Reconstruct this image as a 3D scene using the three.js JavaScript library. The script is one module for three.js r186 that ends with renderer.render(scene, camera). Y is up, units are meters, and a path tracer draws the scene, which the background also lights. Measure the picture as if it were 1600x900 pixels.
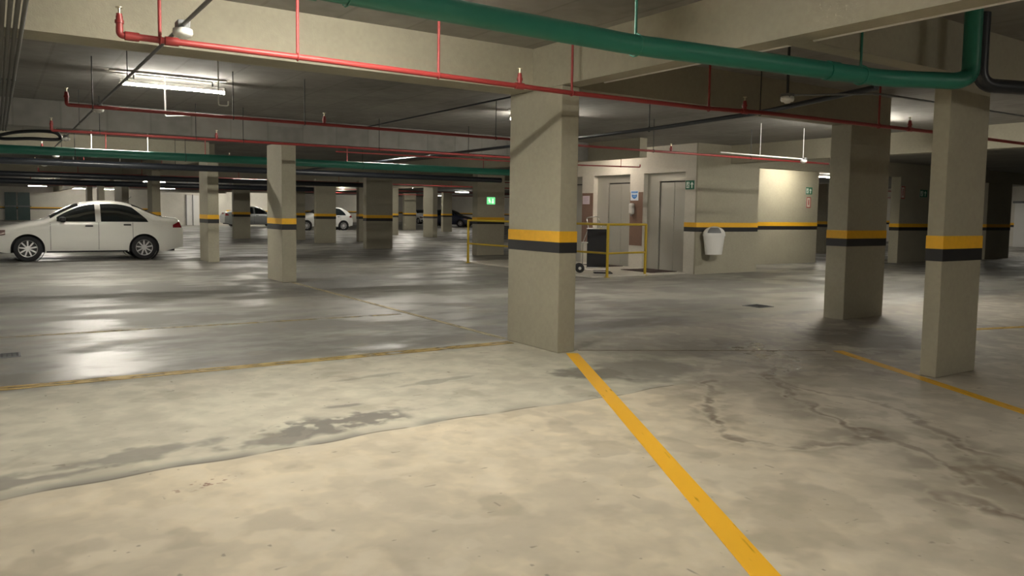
import * as THREE from 'three';
import { RectAreaLightUniformsLib } from 'three/addons/lights/RectAreaLightUniformsLib.js';
import { RoundedBoxGeometry } from 'three/addons/geometries/RoundedBoxGeometry.js';
import { mergeGeometries, toCreasedNormals } from 'three/addons/utils/BufferGeometryUtils.js';

RectAreaLightUniformsLib.init();
// ------------------------------------------------------------------ camera, exposure
// the place is laid out on the column grid: x = u (along the cross beams), y = height, z = -v (along the long beams)
const scene = new THREE.Scene();
const camera = new THREE.PerspectiveCamera(2 * Math.atan(450 / 1210) * 180 / Math.PI, 16 / 9, 0.05, 300);
{
  const pitch = THREE.MathUtils.degToRad(4.223), roll = THREE.MathUtils.degToRad(-0.8355), yaw = THREE.MathUtils.degToRad(56.26);
  const f = new THREE.Vector3(Math.cos(yaw) * Math.cos(pitch), -Math.sin(pitch), -Math.sin(yaw) * Math.cos(pitch));
  const r0 = new THREE.Vector3(Math.sin(yaw), 0, Math.cos(yaw));
  const up0 = new THREE.Vector3().crossVectors(r0, f);
  const r = r0.clone().multiplyScalar(Math.cos(roll)).addScaledVector(up0, -Math.sin(roll));
  const up = new THREE.Vector3().crossVectors(r, f);
  camera.position.set(0, 1.33, 0);
  camera.quaternion.setFromRotationMatrix(new THREE.Matrix4().makeBasis(r, up, f.clone().negate()));
  camera.setViewOffset(1600, 900, 0, 29.5, 1600, 900);
}
scene.add(camera);
scene.background = new THREE.Color(0x000000);
const renderer = new THREE.WebGLRenderer();
renderer.toneMapping = THREE.LinearToneMapping;
renderer.toneMappingExposure = 7.8;
renderer.shadowMap.enabled = true;
const LAMP = 20;                       // radiance of the light under one tube fitting
const TUBE = 27;                       // glow of the tube itself
const LAMP_COLOR = new THREE.Color().setRGB(1.0, 0.945, 0.83);

// ------------------------------------------------------------------ helpers
let seedState = 7;
const rnd = () => { seedState = (seedState * 1664525 + 1013904223) >>> 0; return seedState / 4294967296; };
const clamp = (x, a = 0, b = 1) => Math.min(b, Math.max(a, x));
const sstep = (a, b, x) => { const t = clamp((x - a) / (b - a)); return t * t * (3 - 2 * t); };
const mix = (a, b, t) => a + (b - a) * t;
const P = (u, h, v) => new THREE.Vector3(u, h, -v);
const taken = {};
function numbered(n) {
  if (!(n in taken)) { taken[n] = 0; return n; }
  taken[n]++; return `${n}_${String(taken[n]).padStart(3, '0')}`;
}
function tag(o, label, category, group, kind) {
  o.userData = { ...o.userData };
  if (label) o.userData.label = label;
  if (category) o.userData.category = category;
  if (group) o.userData.group = group;
  if (kind) o.userData.kind = kind;
  return o;
}
function thing(name, label, category, u = 0, h = 0, v = 0, turn = 0, group, kind) {
  const o = new THREE.Group(); o.name = numbered(name); o.position.copy(P(u, h, v)); o.rotation.y = turn;
  scene.add(o); return tag(o, label, category, group, kind);
}
function part(name, geo, mat, parent) {
  const m = new THREE.Mesh(geo, mat); m.name = parent === scene ? numbered(name) : name;
  m.castShadow = m.receiveShadow = true; parent.add(m); return m;
}
function copy(o, label, group) {
  const c = o.clone(); c.name = numbered(o.name.replace(/_\d{3}$/, '')); scene.add(c);
  c.userData = { ...o.userData }; if (label) c.userData.label = label; if (group) c.userData.group = group;
  return c;
}
// uv in metres from the dominant normal, so that procedural maps keep their size
function metreUV(g, s = 1, ou = 0, ov = 0) {
  if (g.index) g = g.toNonIndexed();
  const p = g.attributes.position, n = g.attributes.normal, uv = new Float32Array(p.count * 2);
  for (let i = 0; i < p.count; i++) {
    const ax = Math.abs(n.getX(i)), ay = Math.abs(n.getY(i)), az = Math.abs(n.getZ(i));
    let a, b;
    if (ay >= ax && ay >= az) { a = p.getX(i); b = p.getZ(i); } else if (ax >= az) { a = p.getZ(i); b = p.getY(i); } else { a = p.getX(i); b = p.getY(i); }
    uv[2 * i] = a * s + ou; uv[2 * i + 1] = b * s + ov;
  }
  g.setAttribute('uv', new THREE.BufferAttribute(uv, 2)); return g;
}
// box in world layout coordinates, relative to an origin (u,h,v)
function boxG(u0, u1, h0, h1, v0, v1, o = [0, 0, 0], bevel = 0) {
  const w = u1 - u0, h = h1 - h0, d = v1 - v0;
  const g = bevel ? new RoundedBoxGeometry(w, h, d, 1, bevel) : new THREE.BoxGeometry(w, h, d);
  g.translate((u0 + u1) / 2 - o[0], (h0 + h1) / 2 - o[1], -(v0 + v1) / 2 + o[2]);
  return metreUV(g, 1, rnd() * 3, rnd() * 3);
}
const clean = (g) => { if (g.index) g = g.toNonIndexed(); for (const k of Object.keys(g.attributes)) if (!['position', 'normal', 'uv'].includes(k)) g.deleteAttribute(k); return g; };
const merge = (list) => mergeGeometries(list.map(clean));
function cylG(a, b, r, seg = 12, r2 = r) {
  const d = new THREE.Vector3().subVectors(b, a), g = new THREE.CylinderGeometry(r2, r, d.length(), seg, 1);
  g.applyQuaternion(new THREE.Quaternion().setFromUnitVectors(new THREE.Vector3(0, 1, 0), d.clone().normalize()));
  g.translate((a.x + b.x) / 2, (a.y + b.y) / 2, (a.z + b.z) / 2); return g;
}
// tube along a polyline whose corners are rounded
function tubeG(pts, r, bend = 0.08, seg = 12) {
  const path = new THREE.CurvePath(); let prev = pts[0];
  for (let i = 1; i < pts.length; i++) {
    if (i === pts.length - 1) { path.add(new THREE.LineCurve3(prev, pts[i])); break; }
    const a = pts[i - 1], b = pts[i], c = pts[i + 1];
    const d1 = new THREE.Vector3().subVectors(a, b), d2 = new THREE.Vector3().subVectors(c, b);
    const k = Math.min(bend, d1.length() * 0.45, d2.length() * 0.45);
    const e = b.clone().addScaledVector(d1.normalize(), k), s = b.clone().addScaledVector(d2.normalize(), k);
    path.add(new THREE.LineCurve3(prev, e)); path.add(new THREE.QuadraticBezierCurve3(e, b, s)); prev = s;
  }
  const list = [];
  for (const c of path.curves) {
    if (c.getLength() < 1e-4) continue;
    list.push(c.isLineCurve3 ? cylG(c.v1, c.v2, r, seg) : new THREE.TubeGeometry(c, 8, r, seg, false));
  }
  return merge(list);
}

// ------------------------------------------------------------------ noise and textures
function h2(x, y, s) { let h = (Math.imul(x, 374761393) + Math.imul(y, 668265263) + Math.imul(s, 974634777)) | 0; h = Math.imul(h ^ (h >>> 13), 1274126177); h = Math.imul(h ^ (h >>> 16), 2246822519 | 0); return ((h ^ (h >>> 15)) >>> 0) / 4294967296; }
function vn(x, y, s) {
  const xi = Math.floor(x), yi = Math.floor(y), fx = x - xi, fy = y - yi, a = fx * fx * (3 - 2 * fx), b = fy * fy * (3 - 2 * fy);
  const p = h2(xi, yi, s), q = h2(xi + 1, yi, s), r = h2(xi, yi + 1, s), t = h2(xi + 1, yi + 1, s);
  return p + (q - p) * a + (r - p) * b + (p - q - r + t) * a * b;
}
function fbm(x, y, s, o = 4) { let v = 0, a = 0.5, n = 0; for (let i = 0; i < o; i++) { v += a * vn(x, y, s + i); n += a; a *= 0.5; x = x * 2.03 + 17.1; y = y * 2.03 + 9.7; } return v / n; }
const toS = (c) => { c = clamp(c); return 255 * (c <= 0.0031308 ? c * 12.92 : 1.055 * Math.pow(c, 1 / 2.4) - 0.055); };
function dataTex(n, m, fn, srgb) {
  const d = new Uint8Array(n * m * 4);
  for (let j = 0; j < m; j++) for (let i = 0; i < n; i++) {
    const c = fn((i + 0.5) / n, (j + 0.5) / m), k = 4 * (j * n + i);
    d[k] = srgb ? toS(c[0]) : 255 * clamp(c[0]); d[k + 1] = srgb ? toS(c[1]) : 255 * clamp(c[1]); d[k + 2] = srgb ? toS(c[2]) : 255 * clamp(c[2]); d[k + 3] = 255;
  }
  const t = new THREE.DataTexture(d, n, m, THREE.RGBAFormat);
  t.magFilter = THREE.LinearFilter; t.minFilter = THREE.LinearMipmapLinearFilter; t.generateMipmaps = true; t.anisotropy = 8;
  t.wrapS = t.wrapT = THREE.RepeatWrapping; if (srgb) t.colorSpace = THREE.SRGBColorSpace; t.needsUpdate = true; return t;
}
// periodic fbm for the tiled maps
function pvn(x, y, per, s) {
  const xi = Math.floor(x), yi = Math.floor(y), fx = x - xi, fy = y - yi, a = fx * fx * (3 - 2 * fx), b = fy * fy * (3 - 2 * fy);
  const w = (k) => ((k % per) + per) % per;
  const p = h2(w(xi), w(yi), s), q = h2(w(xi + 1), w(yi), s), r = h2(w(xi), w(yi + 1), s), t = h2(w(xi + 1), w(yi + 1), s);
  return p + (q - p) * a + (r - p) * b + (p - q - r + t) * a * b;
}
function pfbm(x, y, per, s, o = 4) { let v = 0, a = 0.5, n = 0; for (let i = 0; i < o; i++) { v += a * pvn(x * per, y * per, per, s + i); n += a; a *= 0.5; per *= 2; } return v / n; }

// ---- the concrete floor: what it is made of, at every place (u, v)
const segD = (u, v, a, b) => { const dx = b[0] - a[0], dy = b[1] - a[1], t = clamp(((u - a[0]) * dx + (v - a[1]) * dy) / (dx * dx + dy * dy)); return Math.sqrt((u - a[0] - t * dx) ** 2 + (v - a[1] - t * dy) ** 2); };
const polyD = (u, v, pts) => { let d = 1e9; for (let i = 1; i < pts.length; i++) d = Math.min(d, segD(u, v, pts[i - 1], pts[i])); return d; };
const blob = (u, v, cu, cv, ru, rv, rot = 0) => { const c = Math.cos(rot), s = Math.sin(rot), x = (u - cu) * c + (v - cv) * s, y = -(u - cu) * s + (v - cv) * c; let x2, y2; x2 = x / ru; y2 = y / rv; return Math.sqrt(x2 * x2 + y2 * y2); };
const tideLines = [
  [[5.95, 4.55], [5.3, 4.05], [5.2, 3.55], [5.25, 3.1], [5.12, 2.78], [4.85, 2.45], [4.55, 2.05], [4.3, 1.75], [4.0, 1.3]],
  [[4.75, 4.2], [4.2, 3.75], [3.9, 3.4], [3.62, 2.98], [3.85, 2.78], [4.1, 2.66], [4.35, 2.63], [4.42, 2.45], [4.3, 2.2], [4.2, 2.02], [4.05, 1.85]],
  [[5.6, 4.3], [4.95, 3.7], [4.72, 3.25], [4.55, 2.95], [4.45, 2.65]],
  [[4.2, 2.02], [4.35, 1.92], [4.25, 1.68], [3.95, 1.3]],
  [[3.75, 1.9], [3.8, 1.72], [3.7, 1.45]],
];
const seamV = (u) => 4.1 + 0.075 * clamp(u, 0, 1.8) + 0.02 * Math.sin(u * 3.1) + 0.012 * Math.sin(u * 11);
function floorAt(u, v, fine) {
  const n1 = fbm(u * 0.45 + 3, v * 0.45, 11, 3), n2 = fbm(u * 1.9, v * 1.9, 23, 4), n3 = fine ? fbm(u * 9, v * 9, 37, 4) : 0.5;
  const nx = (fbm(u * 3 + 5, v * 3, 51, 3) - 0.5) * 0.5, ny = (fbm(u * 3, v * 3 + 8, 61, 3) - 0.5) * 0.5;
  // which side of the long yellow line
  const side = (u - 4.53) * -3.92 + (v - 5.69) * 2.185; // < 0 right of it
  const right = sstep(0.05, -1.6, side / 4.49 + nx * 1.2) * sstep(9, 6, v);
  const nearPour = sstep(0.03, -0.03, v - seamV(u) + (n3 - 0.5) * 0.03) * sstep(5.4, 4.2, u);
  const lane = sstep(-0.25, 0.25, v - 6.55 + ny * 0.9);
  let c = [0.50, 0.475, 0.385];
  const blend = (k, q) => { c = [mix(c[0], q[0], k), mix(c[1], q[1], k), mix(c[2], q[2], k)]; };
  blend(nearPour, [0.60, 0.525, 0.395]);
  blend(right * 0.9, [0.45, 0.40, 0.33]);
  blend(right * sstep(2.9, 5.0, v + nx * 2) * 0.9, [0.235, 0.212, 0.18]);
  blend(lane, [0.232, 0.224, 0.198]);
  const amp = 0.5 + 0.5 * Math.max(lane, right);
  const m = 1 + (n1 - 0.5) * 0.7 * amp + (n2 - 0.5) * 0.55 * amp + (n3 - 0.5) * 0.32;
  c = c.map((x) => x * m);
  // large darker tyre-worn areas in the lane
  blend(lane * sstep(0.4, 0.75, fbm(u * 0.3 + 1.7, v * 0.6, 91, 5)) * 0.6, [0.15, 0.145, 0.13]);
  // mottled cement skin
  const dry = lane < 0.999, q1 = dry ? fbm(u * 2.6 + 31, v * 2.6 + 4, 131, 4) : 0, q2 = dry ? fbm(u * 6.5 + 3, v * 6.5 + 14, 141, 3) : 0;
  const st = dry && lane <= 0 ? 0.5 : fbm(u * 1.3 + 7, v * 2.3 + 2, 151, 5);
  blend((1 - lane) * sstep(0.47, 0.62, q1) * 0.3, [0.40, 0.365, 0.295]);
  blend((1 - lane) * sstep(0.5, 0.62, q2) * 0.22, [0.36, 0.325, 0.26]);
  blend((1 - lane) * sstep(0.46, 0.36, q2) * 0.25, [0.66, 0.6, 0.49]);
  blend(lane * sstep(0.45, 0.65, st) * 0.5, [0.155, 0.148, 0.131]); blend(lane * sstep(0.48, 0.34, st) * 0.35, [0.3, 0.288, 0.253]);
  let rough = mix(0.78, 0.62, right);
  rough = mix(rough, 0.28 + 0.17 * n2 + 0.26 * sstep(0.36, 0.64, st) + 0.1 * (n1 - 0.5), lane);
  if (v < 13 && u < 12) {
    const g = fbm(u * 5 + 2, v * 5, 71, 4), g2 = fbm(u * 14, v * 14, 75, 3);
    // scuffed grey patches along the pour edge
    let k = sstep(1.1, 0.55, blob(u, v, 1.75, 4.55, 0.6, 0.2, 0.12) + (g - 0.5) * 1.3) * sstep(0.3, 0.55, g2);
    k = Math.max(k, 0.9 * sstep(1.1, 0.5, blob(u, v, 1.36, 4.42, 0.34, 0.1, 0.15) + (g - 0.5) * 2.2));
    k = Math.max(k, 0.8 * sstep(1.1, 0.4, blob(u, v, 1.98, 4.93, 0.16, 0.05) + (g - 0.5) * 1.6));
    k = Math.max(k, 0.7 * sstep(1.1, 0.5, blob(u, v, 0.45, 4.48, 0.5, 0.1, 0.12) + (g - 0.5) * 2.2));
    k = Math.max(k, 0.75 * sstep(1.1, 0.5, blob(u, v, 0.1, 4.33, 0.5, 0.07, 0.1) + (g - 0.5) * 2));
    k = Math.max(k, 0.5 * sstep(1.1, 0.5, blob(u, v, 2.9, 5.3, 0.5, 0.06, 0.1) + (g - 0.5) * 2));
    k = Math.max(k, 0.45 * sstep(1.1, 0.5, blob(u, v, 2.45, 5.7, 0.35, 0.05, 0.1) + (g - 0.5) * 2));
    blend(k * 0.85, [0.15, 0.14, 0.125]);
    // the edge of the pour: dirt lodged on the far side
    const ds = v - seamV(u);
    if (u < 4.6) {
      blend(sstep(0.13, 0.0, ds) * sstep(-0.012, 0.006, ds) * (0.3 + 0.6 * sstep(0.4, 0.7, vn(u * 3.1, 4, 5))) * (u > 2.6 ? 0.55 : 1), [0.2, 0.19, 0.165]);
      blend(sstep(0.016, 0.002, Math.abs(ds - 0.004)) * sstep(0.3, 0.6, vn(u * 7, 1, 9)) * 0.75, [0.13, 0.11, 0.08]);
    }
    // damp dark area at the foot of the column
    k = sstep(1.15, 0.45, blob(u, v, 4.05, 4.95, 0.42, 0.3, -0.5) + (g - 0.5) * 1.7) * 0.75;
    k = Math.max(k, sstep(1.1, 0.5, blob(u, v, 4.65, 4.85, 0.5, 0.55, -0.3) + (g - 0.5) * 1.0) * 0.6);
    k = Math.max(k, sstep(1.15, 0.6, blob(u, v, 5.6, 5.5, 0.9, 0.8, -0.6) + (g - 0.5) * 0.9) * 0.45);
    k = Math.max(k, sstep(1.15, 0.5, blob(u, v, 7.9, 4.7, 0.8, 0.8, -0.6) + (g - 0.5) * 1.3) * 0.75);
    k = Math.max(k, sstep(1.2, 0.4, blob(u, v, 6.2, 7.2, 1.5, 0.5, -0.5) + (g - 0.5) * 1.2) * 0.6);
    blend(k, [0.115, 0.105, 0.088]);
    // tide marks left by spilled water on the right
    const tide = u > 3.2 && u < 6.4 && v > 0.9 && v < 5;
    const wu = !tide ? 0 : u + (fbm(u * 6, v * 6, 81, 3) - 0.5) * 0.22, wv = !tide ? 0 : v + (fbm(u * 6 + 9, v * 6, 83, 3) - 0.5) * 0.22;
    if (tide) for (let i = 0; i < tideLines.length; i++) {
      const d = polyD(wu, wv, tideLines[i]), wd = 0.03 + 0.07 * vn(u * 2.3, v * 2.3, 85 + i);
      blend(sstep(wd, wd * 0.2, d) * (0.15 + 1.1 * g) * sstep(0.15, 0.5, g2), [0.165, 0.13, 0.095]);
      blend(sstep(0.3, 0.1, d) * sstep(0.05, 0.09, d) * 0.42 * sstep(0.4, 0.62, g), [0.2, 0.17, 0.13]);
    }
    k = sstep(1.05, 0.8, blob(u, v, 4.55, 3.35, 0.35, 0.22, 0.9) + (g - 0.5) * 0.5);
    blend(k * 0.3, [0.2, 0.175, 0.135]);
    // a shallow wet film that mirrors
    k = sstep(1.25, 0.6, blob(u, v, 6.1, 4.7, 0.85, 0.3, 0.9) + (g - 0.5) * 1.6) * sstep(0.38, 0.6, g2);
    blend(k * 0.45, [0.13, 0.12, 0.1]); rough = mix(rough, 0.24, k);
    // rusty crumbs, specks
    if (fine) {
      k = sstep(1.2, 0.2, blob(u, v, 0.8, 3.85, 0.22, 0.07, 0.3)) * sstep(0.66, 0.74, fbm(u * 40, v * 40, 95, 2));
      blend(k * 0.8, [0.2, 0.09, 0.06]);
      const sp = vn(u * 23, v * 23, 99); blend(sstep(0.955, 0.985, sp) * 0.6, [0.17, 0.15, 0.12]);
      const sp2 = fbm(u * 3.1 + 4, v * 3.1, 103, 4); blend(sstep(0.62, 0.74, sp2) * 0.35, [0.27, 0.235, 0.175]);
    }
  }
  return [c[0], c[1], c[2], clamp(rough, 0.1, 0.95)];
}
const NEAR = { u0: -1, v0: -0.5, s: 10.24 };
const FAR = { u0: -8, v0: -8, su: 54, sv: 90 };
function floorMaps(n, m, map, fine) {
  const A = new Float32Array(n * m * 4);
  for (let j = 0; j < m; j++) for (let i = 0; i < n; i++) { const [u, v] = map((i + 0.5) / n, (j + 0.5) / m); const c = floorAt(u, v, fine), k = 4 * (j * n + i); A[k] = c[0]; A[k + 1] = c[1]; A[k + 2] = c[2]; A[k + 3] = c[3]; }
  const at = (x, y) => 4 * (Math.min(m - 1, Math.floor(y * m)) * n + Math.min(n - 1, Math.floor(x * n)));
  const col = dataTex(n, m, (x, y) => { const k = at(x, y); return [A[k], A[k + 1], A[k + 2]]; }, true);
  const rough = dataTex(n, m, (x, y) => { const r = A[at(x, y) + 3]; return [r, r, r]; }, false);
  for (const t of [col, rough]) t.wrapS = t.wrapT = THREE.ClampToEdgeWrapping;
  return { col, rough };
}
const nearMaps = floorMaps(2048, 2048, (x, y) => [NEAR.u0 + x * NEAR.s, NEAR.v0 + y * NEAR.s], true);
const farMaps = floorMaps(1024, 1600, (x, y) => [FAR.u0 + x * FAR.su, FAR.v0 + y * FAR.sv], false);
const bumpTex = dataTex(512, 512, (x, y) => { const q = 0.6 * pfbm(x, y, 16, 5, 4) + 0.4 * pfbm(x, y, 128, 9, 2); return [q, q, q]; }, false);
const paintTex = dataTex(512, 512, (x, y) => { const q = 0.9 + 0.14 * (pfbm(x, y, 4, 13, 5) - 0.5) + 0.1 * (pfbm(x, y, 64, 19, 2) - 0.5); return [q, q * 0.995, q * 0.98]; }, true);
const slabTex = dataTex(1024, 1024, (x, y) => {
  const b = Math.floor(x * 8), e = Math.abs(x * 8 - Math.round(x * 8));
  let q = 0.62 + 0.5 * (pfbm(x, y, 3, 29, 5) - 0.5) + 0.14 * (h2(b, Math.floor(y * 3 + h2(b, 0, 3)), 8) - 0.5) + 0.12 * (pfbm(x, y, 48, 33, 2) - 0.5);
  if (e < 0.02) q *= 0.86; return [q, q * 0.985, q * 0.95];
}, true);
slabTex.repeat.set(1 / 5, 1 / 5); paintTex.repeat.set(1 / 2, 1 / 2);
const std = (c, rough = 0.6, metal = 0, extra = {}) => new THREE.MeshStandardMaterial({ color: c instanceof Array ? new THREE.Color().setRGB(...c) : c, roughness: rough, metalness: metal, ...extra });

const M = {
  floorNear: std(0xffffff, 1, 0, { map: nearMaps.col, roughnessMap: nearMaps.rough }),
  floorFar: std(0xffffff, 1, 0, { map: farMaps.col, roughnessMap: farMaps.rough }),
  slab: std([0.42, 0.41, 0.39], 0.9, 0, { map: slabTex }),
  paint: std([0.40, 0.373, 0.29], 0.75, 0, { map: paintTex, bumpMap: bumpTex, bumpScale: 0.002 }),
  white: std([0.72, 0.69, 0.62], 0.7, 0, { map: paintTex }),
  yellow: std([0.95, 0.52, 0.025], 0.55, 0, { map: paintTex }),
  black: std([0.018, 0.018, 0.02], 0.5),
  red: std([0.30, 0.036, 0.034], 0.42),
  green: std([0.02, 0.165, 0.115], 0.4),
  greenDark: std([0.006, 0.042, 0.034], 0.4),
  grey: std([0.17, 0.175, 0.18], 0.5),
  conduitBank: std([0.13, 0.128, 0.12], 0.7),
  darkPipe: std([0.02, 0.024, 0.032], 0.35),
  brass: std([0.75, 0.68, 0.5], 0.3, 0.9),
  chrome: std([0.75, 0.75, 0.76], 0.2, 1),
  whitePlastic: std([0.74, 0.73, 0.70], 0.45),
  steel: std([0.47, 0.46, 0.41], 0.42, 0.35),
  steelGap: std([0.05, 0.05, 0.05], 0.6),
  brownTile: std([0.25, 0.155, 0.115], 0.5, 0, { map: paintTex }),
  tileFloor: std([0.62, 0.59, 0.52], 0.3, 0, { map: paintTex }),
  railYellow: std([0.45, 0.31, 0.015], 0.45),
  mat: std([0.05, 0.03, 0.025], 0.95),
  rubber: std([0.016, 0.016, 0.018], 0.75),
  tube: new THREE.MeshStandardMaterial({ color: 0xffffff, emissive: LAMP_COLOR, emissiveIntensity: TUBE, roughness: 0.4 }),
  fitting: std([0.8, 0.8, 0.78], 0.45),
  rod: std([0.03, 0.03, 0.032], 0.6),
  redRod: std([0.30, 0.036, 0.034], 0.5),
};

// ------------------------------------------------------------------ the setting
const CEIL = 2.91, BEAM = 2.51;
function quadFloor(name, u0, u1, v0, v1, dom, mat, label) {
  const g = new THREE.BoxGeometry(u1 - u0, 0.2, v1 - v0); g.translate((u0 + u1) / 2, -0.1, -(v0 + v1) / 2);
  const p = g.attributes.position, uv = g.attributes.uv;
  for (let i = 0; i < p.count; i++) uv.setXY(i, (p.getX(i) - dom[0]) / dom[2], (-p.getZ(i) - dom[1]) / dom[3]);
  return tag(part(name, g, mat, scene), label, 'floor', null, 'structure');
}
const nd = [NEAR.u0, NEAR.v0, NEAR.s, NEAR.s], fd = [FAR.u0, FAR.v0, FAR.su, FAR.sv];
const nU1 = NEAR.u0 + NEAR.s, nV1 = NEAR.v0 + NEAR.s;
quadFloor('floor', NEAR.u0, nU1, NEAR.v0, nV1, nd, M.floorNear, 'pale stained concrete floor of the parking bays around the main column');
quadFloor('floor', -8, NEAR.u0, -8, 82, fd, M.floorFar, 'grey concrete floor beside the pale parking bays');
quadFloor('floor', NEAR.u0, 46, nV1, 82, fd, M.floorFar, 'grey worn concrete floor of the far driving lanes');
quadFloor('floor', nU1, 46, -8, nV1, fd, M.floorFar, 'grey concrete floor beyond the dark columns');
quadFloor('floor', NEAR.u0, nU1, -8, NEAR.v0, fd, M.floorFar, 'concrete floor at the near end of the garage');
function structBox(name, dims, mat, label, category) { return tag(part(name, boxG(...dims), mat, scene), label, category, null, 'structure'); }
structBox('ceiling', [-8, 46, CEIL, CEIL + 0.25, -8, 82], M.slab, 'bare dark grey concrete slab over the whole garage', 'ceiling');
structBox('wall_left', [-8.2, -8, -0.2, CEIL + 0.25, -8, 82], M.white, 'plain wall along the side of the garage past the conduit bank', 'wall');
structBox('wall_front', [-8.2, 46.2, -0.2, CEIL + 0.25, -8.2, -8], M.white, 'plain wall closing the near end of the garage', 'wall');
function bandedWall(name, label, u0, u1, v0, v1, mat = M.white, h1 = CEIL, bands = true) {
  const w = thing(name, label, 'wall', u0, 0, v0, 0, null, 'structure'), o = [u0, 0, v0], e = 0.004;
  part('wall_face', boxG(u0, u1, 0, h1, v0, v1, o), mat, w);
  if (bands) {
    part('black_band', boxG(u0 - e, u1 + e, 0.95, 1.05, v0 - e, v1 + e, o), M.black, w);
    part('yellow_band', boxG(u0 - e, u1 + e, 1.05, 1.155, v0 - e, v1 + e, o), M.yellow, w);
  }
  return w;
}
bandedWall('wall_right', 'white end wall with yellow and black band far beyond the lifts', 41, 41.25, -8, 82);
bandedWall('wall_back', 'white end wall with yellow and black band behind the farthest cars', -8, 41, 80, 80.25);
bandedWall('wall_storage', 'pinkish white storage room wall behind the white sedan', 9.9, 14.6, 60.8, 61.1, M.white, 2.4, false);
bandedWall('wall_storage_end', 'lit white wall with yellow and black band behind the silver car', 14.6, 20, 60.8, 61.1, M.white, BEAM);
// beams
function beam(label, u0, u1, v0, v1, bottom = BEAM, mat = M.paint) { return structBox('ceiling_beam', [u0, u1, bottom, CEIL, v0, v1], mat, label, 'beam'); }
beam('long painted concrete beam ending on the main column above the green drain pipe', 4.40, 4.605, -8, 6.66);
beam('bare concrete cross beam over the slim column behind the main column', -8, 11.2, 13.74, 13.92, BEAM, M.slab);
beam('painted cross beam over the column under the green pipes', 4.605, 14.0, 3.33, 3.5);
beam('long beam over the column row behind the white sedan', 4.40, 4.605, 20.3, 80);
beam('painted cross beam meeting the main column behind the bright red pipe', -8, 4.40, 6.27, 6.62);
beam('painted cross beam over the column beside the white sedan', -8, 4.40, 19.95, 20.3);
beam('cross beam farther back over the column behind the white sedan', -8, 4.40, 35.5, 35.8);
beam('painted cross beam between the main column and the wide dark column', 4.605, 9.97, 5.9, 6.17);
beam('beam running from the side wall of the lifts past the dark columns', 14.0, 14.3, -8, 12.05);
beam('beam over the yellow railing in front of the lift doors', 11.2, 11.4, 12.05, 24.7);
beam('far cross beam over the wide column in front of the white hatchback', 4.605, 41, 24.7, 25.0);
beam('far cross beam behind the lift core', 4.605, 41, 34.5, 34.8);
beam('beam in the deep end of the garage beside the distant cars', 18.2, 18.45, 25, 80);
beam('beam crossing the bay by the extinguisher signs', 14.3, 41, 12.6, 12.85);

// columns
function column(label, u0, u1, v0, v1, top = BEAM, group, band = 1) {
  const o = [(u0 + u1) / 2, 0, (v0 + v1) / 2], c = thing('concrete_column', label, 'column', o[0], 0, o[2], 0, group), e = 0.003;
  part('shaft', boxG(u0, u1, 0, top, v0, v1, o, 0.008), M.paint, c);
  part('yellow_band', boxG(u0 - e, u1 + e, 1.05 * band, 1.155 * band, v0 - e, v1 + e, o), M.yellow, c);
  part('black_band', boxG(u0 - e, u1 + e, 0.95 * band, 1.05 * band, v0 - e, v1 + e, o), M.black, c);
  return c;
}
column('large beige column with yellow and black bands where two beams meet', 4.40, 4.605, 5.795, 6.66);
column('dark beige column standing on the yellow line below the green drain pipes', 6.483, 7.13, 3.33, 3.468, BEAM, null, 1.025);
column('wide dark column between the green pipe column and the lift core', 9.08, 9.97, 5.88, 6.17);
column('slim banded column with diagonal pipe shadows behind the main column', 4.29, 4.55, 13.88, 14.78);
column('slim banded column just behind the rear of the white sedan', 4.30, 4.56, 19.75, 20.65);
column('column seen above the boot of the white sedan', 4.30, 4.56, 27.7, 28.6);
column('column seen above the rear window of the white sedan', 4.30, 4.56, 34.9, 37.2);
column('distant thin column above the roof of the white sedan', 4.30, 4.56, 43.2, 44.1, BEAM, 'distant columns over the sedan roof');
column('distant thin column above the roof of the white sedan', 4.30, 4.56, 48.9, 49.8, BEAM, 'distant columns over the sedan roof');
column('column hiding the middle of the silver car', 8.57, 9.28, 34.5, 34.75);
column('narrow column at the nose of the white hatchback', 10.72, 11.09, 32.63, 32.9);
column('broad column hiding the doors of the white hatchback', 10.43, 11.24, 29.42, 29.66);
column('narrow pale column behind the tail of the white hatchback', 12.52, 12.78, 30.18, 30.45);
column('widest banded column under the far cross beam', 10.5, 11.47, 24.67, 24.95);
column('dark narrow column beside the widest far column', 17.88, 18.2, 38.4, 38.9);
column('remote column in front of the deep end wall', 23.4, 24.3, 48.45, 48.7);
column('column hiding half of the distant white van', 18.2, 18.45, 34.42, 35.47);
column('remote column next to the distant dark pickup', 23.94, 24.6, 43.9, 44.15);
column('wide pier with red and green signs beyond the wide dark column', 21.96, 23.75, 12.58, 12.87);
column('dark pier beyond the column under the green drain pipes', 27.16, 28.8, 12.58, 12.88);
column('narrow shadowed column by the corner of the bright lift wall', 24.8, 25.1, 16.9, 17.3);
{
  const c = column('lobby column carrying a green exit sign beside the yellow railing', 12.14, 13.12, 20.11, 20.4);
}

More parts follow.
